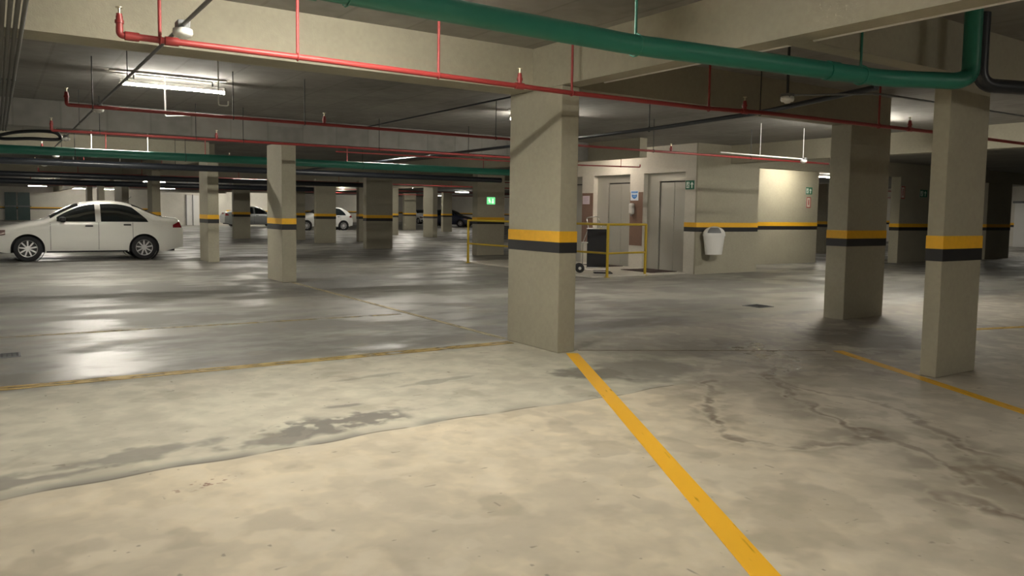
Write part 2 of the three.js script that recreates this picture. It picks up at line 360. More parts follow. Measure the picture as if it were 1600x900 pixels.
// ------------------------------------------------------------------ lift core
const FU = 12.95, DU = 13.08;
{
  const w = thing('wall_lift_front', 'white lift wall with three recessed steel doors and brown tiled piers', 'wall', FU, 0, 12.1, 0, null, 'structure');
  const o = [FU, 0, 12.1];
  part('header', boxG(FU, 13.35, 2.29, CEIL, 12.1, 17.9, o), M.white, w);
  for (const [a, b] of [[12.1, 12.42], [13.76, 14.24], [15.62, 16.10], [17.45, 17.9]]) part('pier', boxG(FU, 13.35, 0, 2.29, a, b, o), M.white, w);
  for (const [a, b] of [[13.76, 14.24], [15.62, 16.10]]) part('brown_tile_panel', boxG(FU - 0.012, FU + 0.001, 0.56, 1.85, a + 0.02, b - 0.02, o), M.brownTile, w);
  part('yellow_band', boxG(FU - 0.004, FU + 0.01, 1.05, 1.155, 12.1, 12.42, o), M.yellow, w);
  part('black_band', boxG(FU - 0.004, FU + 0.01, 0.95, 1.05, 12.1, 12.42, o), M.black, w);
}
{
  const w = thing('wall_lift_side', 'beige side wall of the lift core carrying the white bin', 'wall', FU, 0, 12.05, 0, null, 'structure'), o = [FU, 0, 12.05];
  part('wall_face', boxG(FU, 15.02, 0, CEIL, 12.05, 12.1, o), M.paint, w);
  part('end_face', boxG(14.97, 15.02, 0, CEIL, 12.1, 17.9, o), M.paint, w);
  part('yellow_band', boxG(FU - 0.004, 15.024, 1.05, 1.155, 12.046, 12.1, o), M.yellow, w);
  part('black_band', boxG(FU - 0.004, 15.024, 0.95, 1.05, 12.046, 12.1, o), M.black, w);
}
bandedWall('wall_stair', 'brightly lit stair wall behind the lift core', 15.02, 19.75, 13.75, 17.9, M.paint);
function liftDoor(n, va, vb, vd0, vd1, label) {
  const d = thing(`door_${n}`, label, 'lift door', DU, 0, va, 0, null, 'structure'), o = [DU, 0, va];
  part('steel_frame', merge([boxG(DU, DU + 0.05, 2.1, 2.29, va, vb, o), boxG(DU, DU + 0.05, 0, 2.1, vd1, vb, o)]), M.steel, d);
  part('door_pocket', boxG(DU + 0.07, DU + 0.09, 0, 2.12, va, vd1 + 0.02, o), M.steelGap, d);
  const mid = (vd0 + vd1) / 2;
  part('door_panel', boxG(DU + 0.03, DU + 0.06, 0.01, 2.07, mid + 0.012, vd1 - 0.025, o), M.steel, d);
  part('door_panel', boxG(DU + 0.015, DU + 0.045, 0.01, 2.07, vd0, mid - 0.012, o), M.steel, d);
}
liftDoor(1, 12.42, 13.76, 12.42, 13.36, 'grey steel lift door next to the exit sign pier');
liftDoor(2, 14.24, 15.62, 14.24, 15.2, 'grey steel lift door between the two brown tiled piers');
liftDoor(3, 16.10, 17.45, 16.10, 17.05, 'grey steel lift door mostly hidden behind the main column');
tag(part('lobby_floor', boxG(10.2, 12.95, 0.0, 0.03, 12.3, 17.6), M.tileFloor, scene), 'pale raised tile floor in front of the lift doors', 'floor', null, 'structure');
{
  const d = thing('door_4', 'white double door on the end wall far beyond the dark columns', 'door', 40.95, 0, 16.2, 0, null, 'structure'), o = [40.95, 0, 16.2];
  part('door_panel', boxG(40.93, 41, 0, 2.1, 16.2, 16.95, o), M.whitePlastic, d);
  part('door_panel', boxG(40.93, 41, 0, 2.1, 16.97, 17.72, o), M.whitePlastic, d);
  part('door_frame', boxG(40.92, 41, 2.1, 2.2, 16.1, 17.82, o), M.grey, d);
}
{
  const d = thing('door_5', 'white louvred double door in the pinkish storage wall', 'door', 12, 0, 60.7, 0, null, 'structure'), o = [12, 0, 60.7];
  for (const a of [11.75, 12.2]) { part('door_leaf', boxG(a, a + 0.4, 0, 2.2, 60.72, 60.8, o), M.whitePlastic, d); part('door_post', boxG(a - 0.05, a, 0, 2.25, 60.66, 60.8, o), M.grey, d); }
}
{
  const d = thing('door_6', 'dark green double gate at the far end beyond the white sedan', 'gate', 1.6, 0, 79.9, 0, null, 'structure'), o = [1.6, 0, 79.9];
  part('gate_leaf', boxG(0.75, 1.6, 0, 2.4, 79.85, 80, o), M.greenDark, d); part('gate_leaf', boxG(1.7, 2.6, 0, 2.4, 79.85, 80, o), M.greenDark, d);
  part('gate_rail', boxG(0.7, 2.7, 1.15, 1.25, 79.8, 79.88, o), M.grey, d);
}

// ------------------------------------------------------------------ painted lines on the floor
function wearMat(c, keep, seed) {
  const t = dataTex(256, 64, (x, y) => { const q = keep > 1 ? 1 : sstep(1 - keep - 0.16, 1 - keep + 0.2, fbm(x * 42, y * 5, seed, 4)); return [q, q, q]; }, false);
  return std(c, 0.6, 0, { map: null, alphaMap: t, transparent: true });
}
function floorLine(a, b, w, mat, label, category = 'floor line') {
  const d = [b[0] - a[0], b[1] - a[1]], L = Math.hypot(...d), g = new THREE.BoxGeometry(L, 0.003, w);
  const o = part('parking_line', g, mat, scene);
  o.position.copy(P((a[0] + b[0]) / 2, 0.0018, (a[1] + b[1]) / 2)); o.rotation.y = Math.atan2(d[1], d[0]);
  return tag(o, label, category);
}
const yl = [0.9, 0.48, 0.015], yFaded = [0.44, 0.30, 0.08];
floorLine([4.52, 5.72], [1.35, 0.0], 0.115, wearMat(yl, 0.93, 301), 'bright yellow line running from the foot of the main column across the pale floor');
floorLine([6.93, 4.53], [4.9, 0.4], 0.1, wearMat([0.62, 0.34, 0.012], 0.85, 303), 'dull yellow line passing the foot of the column under the green pipes');
floorLine([-1.0, 6.66], [4.35, 6.52], 0.14, wearMat(yFaded, 0.56, 305), 'worn yellow line dividing pale bay and grey lane up to the main column');
floorLine([4.42, 6.75], [4.45, 13.8], 0.07, wearMat([0.45, 0.38, 0.22], 0.6, 307), 'faint worn line joining the main column to the slim column behind it');
floorLine([-0.5, 9.25], [4.3, 9.0], 0.08, wearMat([0.4, 0.31, 0.13], 0.45, 309), 'almost vanished yellow line across the grey lane by the floor grate');
floorLine([9.7, 4.62], [12.5, 3.9], 0.1, wearMat([0.5, 0.3, 0.02], 0.7, 311), 'short yellow line past the column under the green pipes');
floorLine([4.67, 5.82], [6.83, 4.6], 0.025, wearMat([0.2, 0.16, 0.11], 0.7, 313), 'thin brownish line crossing between the two long yellow lines');

// floor grates
function grate(u, v, w, d, n, turn, label) {
  const g = thing('floor_drain', label, 'drain', u, 0, v, turn);
  part('frame', merge([new THREE.BoxGeometry(w, 0.008, 0.015).translate(0, 0.004, d / 2), new THREE.BoxGeometry(w, 0.008, 0.015).translate(0, 0.004, -d / 2), new THREE.BoxGeometry(0.015, 0.008, d).translate(w / 2, 0.004, 0), new THREE.BoxGeometry(0.015, 0.008, d).translate(-w / 2, 0.004, 0)]), M.grey, g);
  part('pit', new THREE.BoxGeometry(w, 0.003, d).translate(0, 0.0015, 0), M.steelGap, g);
  for (let i = 0; i < n; i++) part('bar', new THREE.BoxGeometry(0.012, 0.006, d).translate(-w / 2 + (i + 0.5) * w / n, 0.005, 0), M.rubber, g);
}
grate(-0.02, 8.08, 0.34, 0.2, 9, 0, 'dark floor grate in the grey lane near the conduit bank');
grate(9.3, 7.4, 0.32, 0.3, 8, 0, 'small dark square floor drain in front of the lift side wall');

// ------------------------------------------------------------------ tube lights
const proto = (() => {
  const g = new THREE.Group(); g.name = 'tube_light';
  const o = g;
  part('mounting_rail', merge([new THREE.BoxGeometry(1.3, 0.02, 0.05).translate(-0.08, 0.098, 0.2), new THREE.BoxGeometry(0.02, 0.012, 0.2).translate(-0.45, 0.1, 0.1), new THREE.BoxGeometry(0.02, 0.012, 0.2).translate(0.45, 0.1, 0.1)]), M.fitting, o);
  part('housing', new RoundedBoxGeometry(1.2, 0.045, 0.045, 1, 0.01).translate(0, 0.022, 0), M.fitting, o);
  for (const s of [-1, 1]) part('hanger', new THREE.BoxGeometry(0.012, 0.06, 0.012).translate(0.45 * s, 0.067, 0), M.rod, o);
  for (const s of [-1, 1]) part('end_cap', new THREE.BoxGeometry(0.02, 0.04, 0.045).translate(0.6 * s, -0.02, 0), M.fitting, o);
  part('tube', cylG(new THREE.Vector3(-0.59, -0.016, 0), new THREE.Vector3(0.59, -0.016, 0), 0.015, 12), M.tube, o);
  return g;
})();
const tubeMats = {};
function lamp(u, v, label, power = 1, group, tint = LAMP_COLOR) {
  const l = proto.clone(); l.name = numbered('tube_light'); l.position.copy(P(u, 2.80, v)); scene.add(l);
  tag(l, label, 'lamp', group);
  const key = `${power}|${tint.getHex()}`;
  if (!tubeMats[key]) { tubeMats[key] = M.tube.clone(); tubeMats[key].emissive = tint.clone(); tubeMats[key].emissiveIntensity = TUBE * power; }
  l.getObjectByName('tube').material = tubeMats[key];
  const a = new THREE.RectAreaLight(tint, LAMP * power, 1.16, 0.04); a.position.set(0, -0.036, 0); a.rotation.x = -Math.PI / 2; a.name = 'lamp_light'; l.add(a);
  return l;
}
lamp(1.9, 4.4, 'tube light over the pale floor on the near side of the painted cross beam', 1.55);
lamp(1.9, -1.6, 'tube light on the near side of the garage over the start of the yellow line', 1.75);
lamp(7.35, -1.6, 'unseen fill tube light added on the near side of the garage before the column under the green pipes', 0.45);  // fill lamp added out of frame to lift the dark columns
lamp(11.6, 7.45, 'tube light hidden behind the top of the wide dark column', 2.0);
lamp(16.3, 9.0, 'tube light behind the beam that meets the lift side wall', 1.3);
lamp(1.9, 16.3, 'tube light behind the bare beam before the white sedan', 1.7);
lamp(7.35, 16.3, 'tube light behind the bare beam near the lift lobby railing', 1.0);
lamp(-3.6, 16.3, 'unseen tube light added beyond the conduit bank to brighten the white sedan', 1.3);  // extra lamp out of view, put in to brighten the sedan side
lamp(-1.45, 28, 'unseen fill tube light added beyond the bonnet of the white sedan', 1.0);  // added out of view as fill for the sedan and lane
lamp(-3.6, 4.4, 'tube light beyond the conduit bank');
lamp(1.88, 10.34, 'lit tube light on the slab just behind the painted cross beam');
lamp(7.35, 10.25, 'tube light behind the main column over the lane to the lifts');
const farLabel = 'slim tube light under the slab of the far bays', farGroup = 'tube lights of the far bays';
for (const [u, v] of [[1.9, 22.3], [1.9, 39.4], [2.4, 52], [2.6, 61], [2.8, 70],
  [7.4, 27.4], [7.4, 39.6], [7.9, 50], [11, 56.4], [11.5, 67], [15.5, 27], [16.4, 36.4], [20, 41], [17.6, 46.6], [22, 45.5], [30, 52], [36, 66], [33, 76],
  [22.5, 28.5], [29, 29.5], [25.5, 17.6], [34, 25.6], [37, 18], [33, 13.4], [20, 74], [13.5, 58.4], [17, 58.4], [6, 76.5], [8.2, 76.5]]) lamp(u, v, farLabel, 1, farGroup);
lamp(17.9, 12.9, 'tube light in front of the bright stair wall', 0.75);
lamp(12.1, 14.6, 'tube light over the lift lobby inside the yellow railing', 0.4, null, new THREE.Color().setRGB(1, 0.86, 0.72));

// ------------------------------------------------------------------ pipes
// sprinkler head standing on a pipe
function sprinkler(parent, p, o, mat) {
  const b = p.clone().sub(o);
  part('riser', merge([cylG(b, b.clone().add(new THREE.Vector3(0, 0.07, 0)), 0.02, 10), cylG(b.clone().add(new THREE.Vector3(0, 0.025, 0)), b.clone().add(new THREE.Vector3(0, 0.045, 0)), 0.026, 10), cylG(b.clone().add(new THREE.Vector3(0, 0.06, 0)), b.clone().add(new THREE.Vector3(0, 0.085, 0)), 0.017, 8)]), mat, parent);
  part('sprinkler_head', merge([cylG(b.clone().add(new THREE.Vector3(0, 0.085, 0)), b.clone().add(new THREE.Vector3(0, 0.12, 0)), 0.007, 8), cylG(b.clone().add(new THREE.Vector3(0, 0.12, 0)), b.clone().add(new THREE.Vector3(0, 0.124, 0)), 0.02, 10)]), M.brass, parent);
}
function pipeRun(name, label, category, pts, r, mat, { rods = [], rodMat = M.rod, rodR = 0.006, heads = [], couplings = [], bend = 0.08, group, rodTop = CEIL } = {}) {
  const o = P(...pts[0]), t = thing(name, label, category, ...pts[0], 0, group);
  const q = pts.map((p) => P(...p).sub(o));
  part('pipe', tubeG(q, r, bend), mat, t);
  for (const p of rods) { const a = P(...p).sub(o); part('hanger_rod', merge([cylG(a, P(p[0], rodTop, p[2]).sub(o), rodR, 8), new THREE.TorusGeometry(r + 0.005, 0.005, 6, 14).rotateY(Math.PI / 2).translate(a.x, a.y, a.z)]), rodMat, t); }
  for (const p of heads) sprinkler(t, P(...p), o, mat);
  for (const [p, d] of couplings) { const a = P(...p).sub(o), e = P(...d).sub(P(0, 0, 0)).normalize().multiplyScalar(0.04); part('coupling', cylG(a.clone().sub(e), a.clone().add(e), r + 0.007, 12), mat, t); }
  return t;
}
const RH = 2.38;
// first red sprinkler main, in front of the cross beam
pipeRun('sprinkler_pipe', 'bright red sprinkler pipe hung in front of the painted cross beam and main column', 'pipe',
  [[0.672, RH + 0.05, 5.39], [0.672, RH, 5.39], [1.93, RH, 5.38], [4.25, RH, 5.46], [5.86, RH, 5.40], [6.6, RH, 5.26], [9.55, RH, 5.12], [13.6, RH, 5.1]], 0.021, M.red,
  { bend: 0.05, rods: [[0.9, RH, 5.385], [1.78, RH, 5.38], [2.9, RH, 5.41], [4.25, RH, 5.46], [5.92, RH, 5.395], [8.5, RH, 5.17]], rodMat: M.redRod, rodR: 0.011,
    heads: [[0.672, RH + 0.045, 5.39], [3.68, RH + 0.02, 5.435], [6.35, RH + 0.02, 5.31], [9.1, RH + 0.02, 5.14]],
    couplings: [[[0.74, RH, 5.39], [1, 0, 0]], [[0.97, RH, 5.388], [1, 0, 0]], [[3.68, RH, 5.437], [1, 0, 0]], [[6.35, RH, 5.31], [1, 0, 0]], [[9.1, RH, 5.14], [1, 0, 0]]] });
pipeRun('sprinkler_pipe', 'red sprinkler pipe with upturned end below the lit tube light', 'pipe',
  [[0.66, RH + 0.06, 9.42], [0.66, RH, 9.42], [4.2, RH, 9.42], [6.17, RH, 9.45], [7.8, RH, 9.6], [9.9, RH, 9.55], [13.9, RH, 9.48]], 0.019, M.red,
  { bend: 0.05, rods: [[0.9, RH, 9.42], [2.35, RH, 9.42], [3.2, RH, 9.42], [6.0, RH, 9.45], [9.2, RH, 9.57], [11.6, RH, 9.52]], heads: [[0.66, RH + 0.05, 9.42], [3.45, RH + 0.02, 9.42], [9.6, RH + 0.02, 9.56]] });
pipeRun('sprinkler_pipe', 'thin red pipe ending in front of the white lift wall', 'pipe',
  [[5.2, RH, 13.62], [10.7, RH, 13.5], [12.15, RH, 13.05], [12.15, RH + 0.06, 13.05]], 0.014, M.red, { bend: 0.03, rods: [[11.7, RH, 13.19]], rodMat: M.redRod });
pipeRun('sprinkler_pipe', 'red sprinkler pipe over the slim column behind the main column', 'pipe',
  [[0.7, RH + 0.06, 12.75], [0.7, RH, 12.75], [4.2, RH, 12.6], [10.0, RH, 12.6]], 0.02, M.red, { bend: 0.05, rods: [[1.3, RH, 12.73], [2.6, RH, 12.66], [3.3, RH, 12.63], [5.6, RH, 12.6]], heads: [[0.7, RH + 0.05, 12.75], [2.9, RH + 0.02, 12.65]] });
for (const [v, a, b, lbl] of [[17.6, 0.8, 40, 'red sprinkler pipe before the column by the white sedan'], [23.4, 0.9, 40, 'red sprinkler pipe passing over the white sedan'], [29.0, 1.2, 40, 'red sprinkler pipe behind the white sedan'], [38.5, 1.3, 40, 'red sprinkler pipe in the bays before the storage wall'], [47, 1.5, 40, 'red sprinkler pipe in the remote bays']])
  pipeRun('sprinkler_pipe', lbl, 'pipe', [[a, RH + 0.06, v], [a, RH, v], [b, RH, v]], 0.022, M.red, { bend: 0.05, rods: [[a + 1.1, RH, v], [a + 3, RH, v], [a + 6.2, RH, v], [a + 10, RH, v], [a + 15, RH, v]], rodMat: M.redRod, rodR: 0.009, heads: [[a, RH + 0.05, v], [a + 3.5, RH + 0.02, v]] });
// green drain pipes
{
  const t = pipeRun('drain_pipe', 'thick green drain pipe slung under the beam and turning up by the dark column', 'pipe',
    [[0.75, CEIL - 0.005, 3.5], [0.75, 2.345, 3.5], [2.1, 2.345, 3.53], [3.22, 2.345, 3.56], [4.28, 2.345, 3.42], [5.45, 2.345, 3.29], [5.98, 2.345, 3.02], [6.1, 2.40, 3.0], [6.1, CEIL - 0.005, 3.0]], 0.062, M.green, { bend: 0.16, rods: [[3.25, 2.345, 3.56], [1.4, 2.345, 3.52], [5.2, 2.345, 3.32]], rodMat: M.green, rodR: 0.009 });
  const o = P(0.75, CEIL - 0.005, 3.5);
  for (const u of [4.9, 1.2]) part('coupling', cylG(P(u - 0.05, 2.345, u > 4 ? 3.355 : 3.515).sub(o), P(u + 0.05, 2.345, u > 4 ? 3.345 : 3.517).sub(o), 0.068, 16), M.green, t);
}
pipeRun('drain_pipe', 'dark upright drain pipe next to the green elbow on the dark column', 'pipe', [[6.36, CEIL - 0.005, 3.06], [6.36, 2.36, 3.06], [7.4, 2.36, 2.7], [10, 2.36, 1.9]], 0.055, M.darkPipe, { bend: 0.14 });
pipeRun('drain_pipe', 'thick green drain pipe crossing before the column by the white sedan', 'pipe', [[-6, 2.26, 15.9], [4.28, 2.26, 15.5], [12.0, 2.26, 15.4]], 0.075, M.green, { rods: [[1.2, 2.26, 15.62], [3.0, 2.26, 15.55], [6.5, 2.26, 15.48]], rodMat: M.rod });
pipeRun('drain_pipe', 'dark drain pipe parallel to the far green one farther back', 'pipe', [[-6, 2.22, 18.9], [4.28, 2.22, 18.7], [12.0, 2.22, 18.6]], 0.07, M.darkPipe, { rods: [[1.2, 2.22, 18.76], [3.4, 2.22, 18.72]] });
pipeRun('drain_pipe', 'dark pipe over the bonnet and roof of the white sedan', 'pipe', [[-6, 2.2, 26.2], [12, 2.2, 26.0]], 0.08, M.darkPipe);
pipeRun('drain_pipe', 'dark pipe farther behind the white sedan', 'pipe', [[-6, 2.15, 32], [12, 2.15, 32]], 0.1, M.darkPipe);
pipeRun('water_pipe', 'black pipe running along the bay between main column and lifts', 'pipe', [[6.35, 2.445, 3.9], [6.95, 2.445, 5.6], [7.2, 2.445, 7.3], [7.3, 2.445, 9.2], [7.4, 2.445, 13.2], [7.45, 2.445, 24]], 0.026, M.darkPipe, { bend: 0.3, rods: [[7.22, 2.445, 7.6], [7.3, 2.445, 9.2], [6.95, 2.445, 5.6], [7.4, 2.445, 12.6]] });
// grey conduit with smoke detectors
function detector(parent, u, h, v, o, drop = 0.02) {
  const a = P(u, h, v).sub(o), g = new THREE.LatheGeometry([[0, -0.062], [0.025, -0.06], [0.03, -0.05], [0.052, -0.046], [0.06, -0.03], [0.058, -0.005], [0.05, 0.0], [0, 0]].map(([x, y]) => new THREE.Vector2(x, y)), 20);
  part('junction_box', new RoundedBoxGeometry(0.075, 0.05, 0.1, 1, 0.008).translate(a.x, a.y, a.z), M.grey, parent);
  part('detector', g.translate(a.x, a.y - drop, a.z), M.whitePlastic, parent);
}
{
  const t = pipeRun('cable_conduit', 'grey conduit with round white detectors crossing under the painted cross beam', 'conduit', [[1.0, 2.45, -3], [1.0, 2.45, 18.6]], 0.0125, M.grey, { rods: [[1.0, 2.45, 3.2], [1.0, 2.45, 7.6], [1.0, 2.45, 12.2]], rodR: 0.004 });
  for (const v of [5.2, 9.9, 14.6]) detector(t, 1.0, 2.45, v, P(1.0, 2.45, -3));
}
{
  const t = pipeRun('cable_conduit', 'white conduit ending in a round detector in front of the lift side wall', 'conduit', [[10.0, 2.36, 8.82], [12.25, 2.36, 8.84]], 0.012, M.whitePlastic, { rods: [[11.0, 2.36, 8.83], [12.2, 2.36, 8.84]], rodMat: M.whitePlastic, rodR: 0.006 });
  detector(t, 12.22, 2.36, 8.84, P(10.0, 2.36, 8.82), 0.01);
}
{
  const t = pipeRun('cable_conduit', 'thin conduit with a hanging white detector under the slab beyond the green pipe', 'conduit', [[5.95, 2.41, 4.5], [6.5, 2.41, 3.95], [7.9, 2.41, 3.9], [13.5, 2.41, 3.8]], 0.009, M.grey, { rods: [[5.95, 2.41, 4.5]], rodR: 0.012, bend: 0.1 });
  detector(t, 5.95, 2.40, 4.5, P(5.95, 2.41, 4.5), 0.0);
}
for (const [v, lbl] of [[17.15, 'white conduit with a detector just behind the far green pipe'], [21.3, 'white conduit with a detector over the near side of the white sedan']]) {
  const t = pipeRun('cable_conduit', lbl, 'conduit', [[1.0, 2.3, v], [4.25, 2.3, v - 0.05]], 0.014, M.whitePlastic, { rods: [[1.6, 2.3, v - 0.01], [2.6, 2.3, v - 0.03]], rodMat: M.whitePlastic, rodR: 0.01 });
  detector(t, 1.0, 2.3, v, P(1.0, 2.3, v), 0.01);
}
pipeRun('cable_conduit', 'pale conduit fixed along the lower edge of the long beam', 'conduit', [[4.66, 2.525, -6], [4.66, 2.525, 5.5]], 0.014, M.whitePlastic, {});
pipeRun('cable_conduit', 'white conduit drop bent below the lit tube light', 'conduit', [[2.02, CEIL, 8.7], [2.02, 2.42, 8.7], [2.12, 2.42, 8.7], [2.12, 2.47, 8.7]], 0.007, M.whitePlastic, { bend: 0.02 });
pipeRun('cable_conduit', 'pale conduit elbow hanging below the lit tube light over the second red pipe', 'conduit', [[1.75, CEIL, 10.2], [1.75, 2.42, 10.2], [1.98, 2.42, 9.95]], 0.008, M.whitePlastic, { bend: 0.03 });
pipeRun('cable_conduit', 'thin black conduit put in for a shadow edge on the slab behind the main column', 'conduit', [[5.78, 2.86, 6.9], [5.78, 2.86, 13.6]], 0.013, M.darkPipe, {});  // dark rod draws a shadow edge along the slab
// bank of parallel conduits along the left
{
  const t = thing('conduit_bank', 'bank of parallel grey conduits running under the cross beam beside the detector conduit', 'conduit', -0.1, 2.40, 5);
  for (let i = 0; i < 16; i++) part('conduit', cylG(new THREE.Vector3(0.27 - i * 0.034, 0, 11), new THREE.Vector3(0.27 - i * 0.034, 0, -8.5), 0.0128, 10), M.conduitBank, t);
  for (const z of [-6.4, -3.2, 0.6, 3.2]) part('strap', new THREE.BoxGeometry(0.56, 0.012, 0.03).translate(0.015, 0.022, z), M.grey, t);
  for (const z of [-6.4, -3.2, 0.6, 3.2]) part('hanger_rod', cylG(new THREE.Vector3(0.0, 0.02, z), new THREE.Vector3(0.0, CEIL - 2.4, z), 0.006, 8), M.rod, t);
}
{ // black cable loop hung near the bank
  const c = new THREE.CatmullRomCurve3([[0.05, 2.42, 15.2], [0.35, 2.52, 15.2], [0.9, 2.52, 15.0], [0.95, 2.44, 15.0], [0.5, 2.41, 15.0], [0.12, 2.4, 15.2]].map((p) => P(...p)), true);
  const t = thing('hanging_cable', 'black cable loop hanging under the slab beside the far green pipe', 'cable', 0.5, CEIL, 15.1), o = P(0.5, CEIL, 15.1);
  part('cable', new THREE.TubeGeometry(c, 60, 0.028, 8, true).translate(-o.x, -o.y, -o.z), M.darkPipe, t);
  part('tie', cylG(P(0.9, 2.52, 15.0).sub(o), P(0.9, CEIL, 15.0).sub(o), 0.006, 6), M.rod, t);
}

// ------------------------------------------------------------------ lobby: railing, trolley, signs, bin, mats
{
  const t = thing('railing', 'yellow steel pipe railing around the lift lobby', 'railing', 10.45, 0.0, 12.3), o = P(10.45, 0, 12.3), pt = (u, h, v) => P(u, h, v).sub(o);
  const run = [[10.15, 17.25], [10.3, 15.3], [10.45, 13.6], [10.55, 12.24], [11.72, 12.35]];
  for (const h of [1.1, 0.5]) part('rail', tubeG(run.map(([u, v]) => pt(u, h, v)), h > 1 ? 0.026 : 0.022, 0.02, 10), M.railYellow, t);
  for (const [u, v] of run) part('post', merge([cylG(pt(u, 0, v), pt(u, 1.115, v), 0.03, 12), cylG(pt(u, 0, v), pt(u, 0.012, v), 0.06, 14)]), M.railYellow, t);
}
{ // folded platform trolley
  const t = thing('platform_trolley', 'chrome hand trolley with an upright black board behind the yellow railing', 'trolley', 10.86, 0.03, 13.06, -0.62);
  const V = (x, y, z) => new THREE.Vector3(x, y, z);
  part('board', new RoundedBoxGeometry(0.42, 0.84, 0.035, 2, 0.012).translate(0.06, 0.54, 0.03), M.rubber, t);
  part('board_rim', merge([new THREE.BoxGeometry(0.45, 0.025, 0.045).translate(0.06, 0.115, 0.03), new THREE.BoxGeometry(0.45, 0.025, 0.045).translate(0.06, 0.965, 0.03)]), M.chrome, t);
  part('handle', tubeG([V(-0.12, 0.97, 0.0), V(-0.17, 1.2, -0.02), V(0.08, 1.23, -0.02), V(0.16, 0.99, 0.0)], 0.012, 0.05, 10), M.chrome, t);
  part('frame', merge([tubeG([V(-0.24, 0.08, 0), V(-0.24, 0.66, 0), V(-0.12, 0.97, 0)], 0.012, 0.05, 8), tubeG([V(-0.32, 0.05, 0), V(0.28, 0.05, 0), V(0.38, 0.03, 0.1)], 0.012, 0.04, 8)]), M.chrome, t);
  part('shelf', new RoundedBoxGeometry(0.14, 0.03, 0.2, 1, 0.008).translate(-0.2, 0.66, 0), M.chrome, t);
  for (const z of [-0.16, 0.1]) { const w = part('wheel', new THREE.CylinderGeometry(0.1, 0.1, 0.04, 22).rotateX(Math.PI / 2).translate(-0.3, 0.1, z), M.rubber, t); part('hub', new THREE.CylinderGeometry(0.035, 0.035, 0.046, 12).rotateX(Math.PI / 2).translate(-0.3, 0.1, z), M.chrome, w); }
  part('toe_plate', new RoundedBoxGeometry(0.4, 0.02, 0.26, 1, 0.006).translate(0.2, 0.012, 0.12), M.rubber, t);
}
tag(part('door_mat', boxG(12.05, 12.85, 0.03, 0.042, 12.5, 13.5, [0, 0, 0]), M.mat, scene), 'dark brown mat in front of the lift door next to the exit sign', 'mat');
tag(part('door_mat', boxG(12.3, 12.88, 0.03, 0.042, 14.35, 15.2), M.mat, scene), 'dark brown mat before the lift door between the tiled piers', 'mat');
{ // wall bin
  const t = thing('wall_bin', 'white plastic bin with domed lid hung on the lift side wall', 'bin', 13.32, 0.45, 12.05);
  const body = new THREE.CylinderGeometry(0.27, 0.21, 0.42, 28, 1); body.scale(1.1, 1, 0.62); body.translate(0, 0.21, 0.19);
  part('body', body, M.whitePlastic, t);
  const rim = new THREE.CylinderGeometry(0.285, 0.285, 0.04, 28); rim.scale(1.1, 1, 0.62); rim.translate(0, 0.43, 0.19); part('rim', rim, M.whitePlastic, t);
  const lid = new THREE.SphereGeometry(0.28, 28, 10, 0, Math.PI * 2, 0, Math.PI / 2); lid.scale(1.1, 0.62, 0.62); lid.translate(0, 0.45, 0.19); part('lid', lid, M.whitePlastic, t);
  const fl = new THREE.SphereGeometry(0.284, 16, 8, Math.PI * 0.12, Math.PI * 0.42, 0.55, 0.85); fl.scale(1.1, 0.62, 0.62); fl.translate(0, 0.45, 0.19); part('flap', fl, M.grey, t);
  part('bracket', new THREE.BoxGeometry(0.16, 0.4, 0.03).translate(0, 0.2, 0.015), M.grey, t);
}
function canvasTex(w, h, draw) { const c = document.createElement('canvas'); c.width = w; c.height = h; draw(c.getContext('2d'), w, h); const t = new THREE.CanvasTexture(c); t.colorSpace = THREE.SRGBColorSpace; return t; }
const exitTex = canvasTex(128, 96, (x, w, h) => {
  x.fillStyle = '#0c6b4f'; x.fillRect(0, 0, w, h); x.fillStyle = '#e8f4ea'; x.fillRect(14, 16, 42, 66); x.fillStyle = '#0c6b4f';
  x.beginPath(); x.arc(40, 28, 6, 0, 7); x.fill(); x.lineWidth = 7; x.strokeStyle = '#0c6b4f'; x.beginPath(); x.moveTo(38, 36); x.lineTo(32, 54); x.lineTo(42, 64); x.lineTo(38, 78); x.moveTo(32, 54); x.lineTo(22, 70); x.moveTo(38, 40); x.lineTo(50, 48); x.stroke();
  x.fillStyle = '#e8f4ea'; x.beginPath(); x.moveTo(92, 14); x.lineTo(116, 44); x.lineTo(100, 44); x.lineTo(100, 82); x.lineTo(84, 82); x.lineTo(84, 44); x.lineTo(68, 44); x.fill();
});
const exitTex2 = canvasTex(128, 96, (x, w, h) => {
  x.fillStyle = '#59b06f'; x.fillRect(0, 0, w, h); x.fillStyle = '#d5f2c8'; x.beginPath(); x.arc(36, 24, 9, 0, 7); x.fill(); x.lineWidth = 10; x.strokeStyle = '#d5f2c8';
  x.beginPath(); x.moveTo(36, 36); x.lineTo(46, 58); x.lineTo(34, 72); x.moveTo(46, 58); x.lineTo(62, 70); x.moveTo(22, 46); x.lineTo(54, 42); x.stroke();
  x.fillStyle = '#d5f2c8'; x.beginPath(); x.moveTo(92, 86); x.lineTo(74, 60); x.lineTo(86, 60); x.lineTo(86, 20); x.lineTo(100, 20); x.lineTo(100, 60); x.lineTo(112, 60); x.fill();
});
const blueTex = canvasTex(96, 128, (x, w, h) => {
  x.fillStyle = '#dfe6ee'; x.fillRect(0, 0, w, h); x.fillStyle = '#3f86cf'; x.fillRect(8, 8, 80, 26); x.fillStyle = '#cfdcea'; x.fillRect(14, 16, 68, 4);
  x.fillStyle = '#2f78c8'; x.beginPath(); x.moveTo(14, 48); x.quadraticCurveTo(48, 62, 82, 48); x.lineTo(80, 78); x.quadraticCurveTo(70, 100, 48, 108); x.quadraticCurveTo(26, 100, 16, 78); x.fill();
  x.fillStyle = '#9cc2ea'; x.fillRect(26, 66, 44, 5); x.fillRect(28, 78, 40, 5);
});
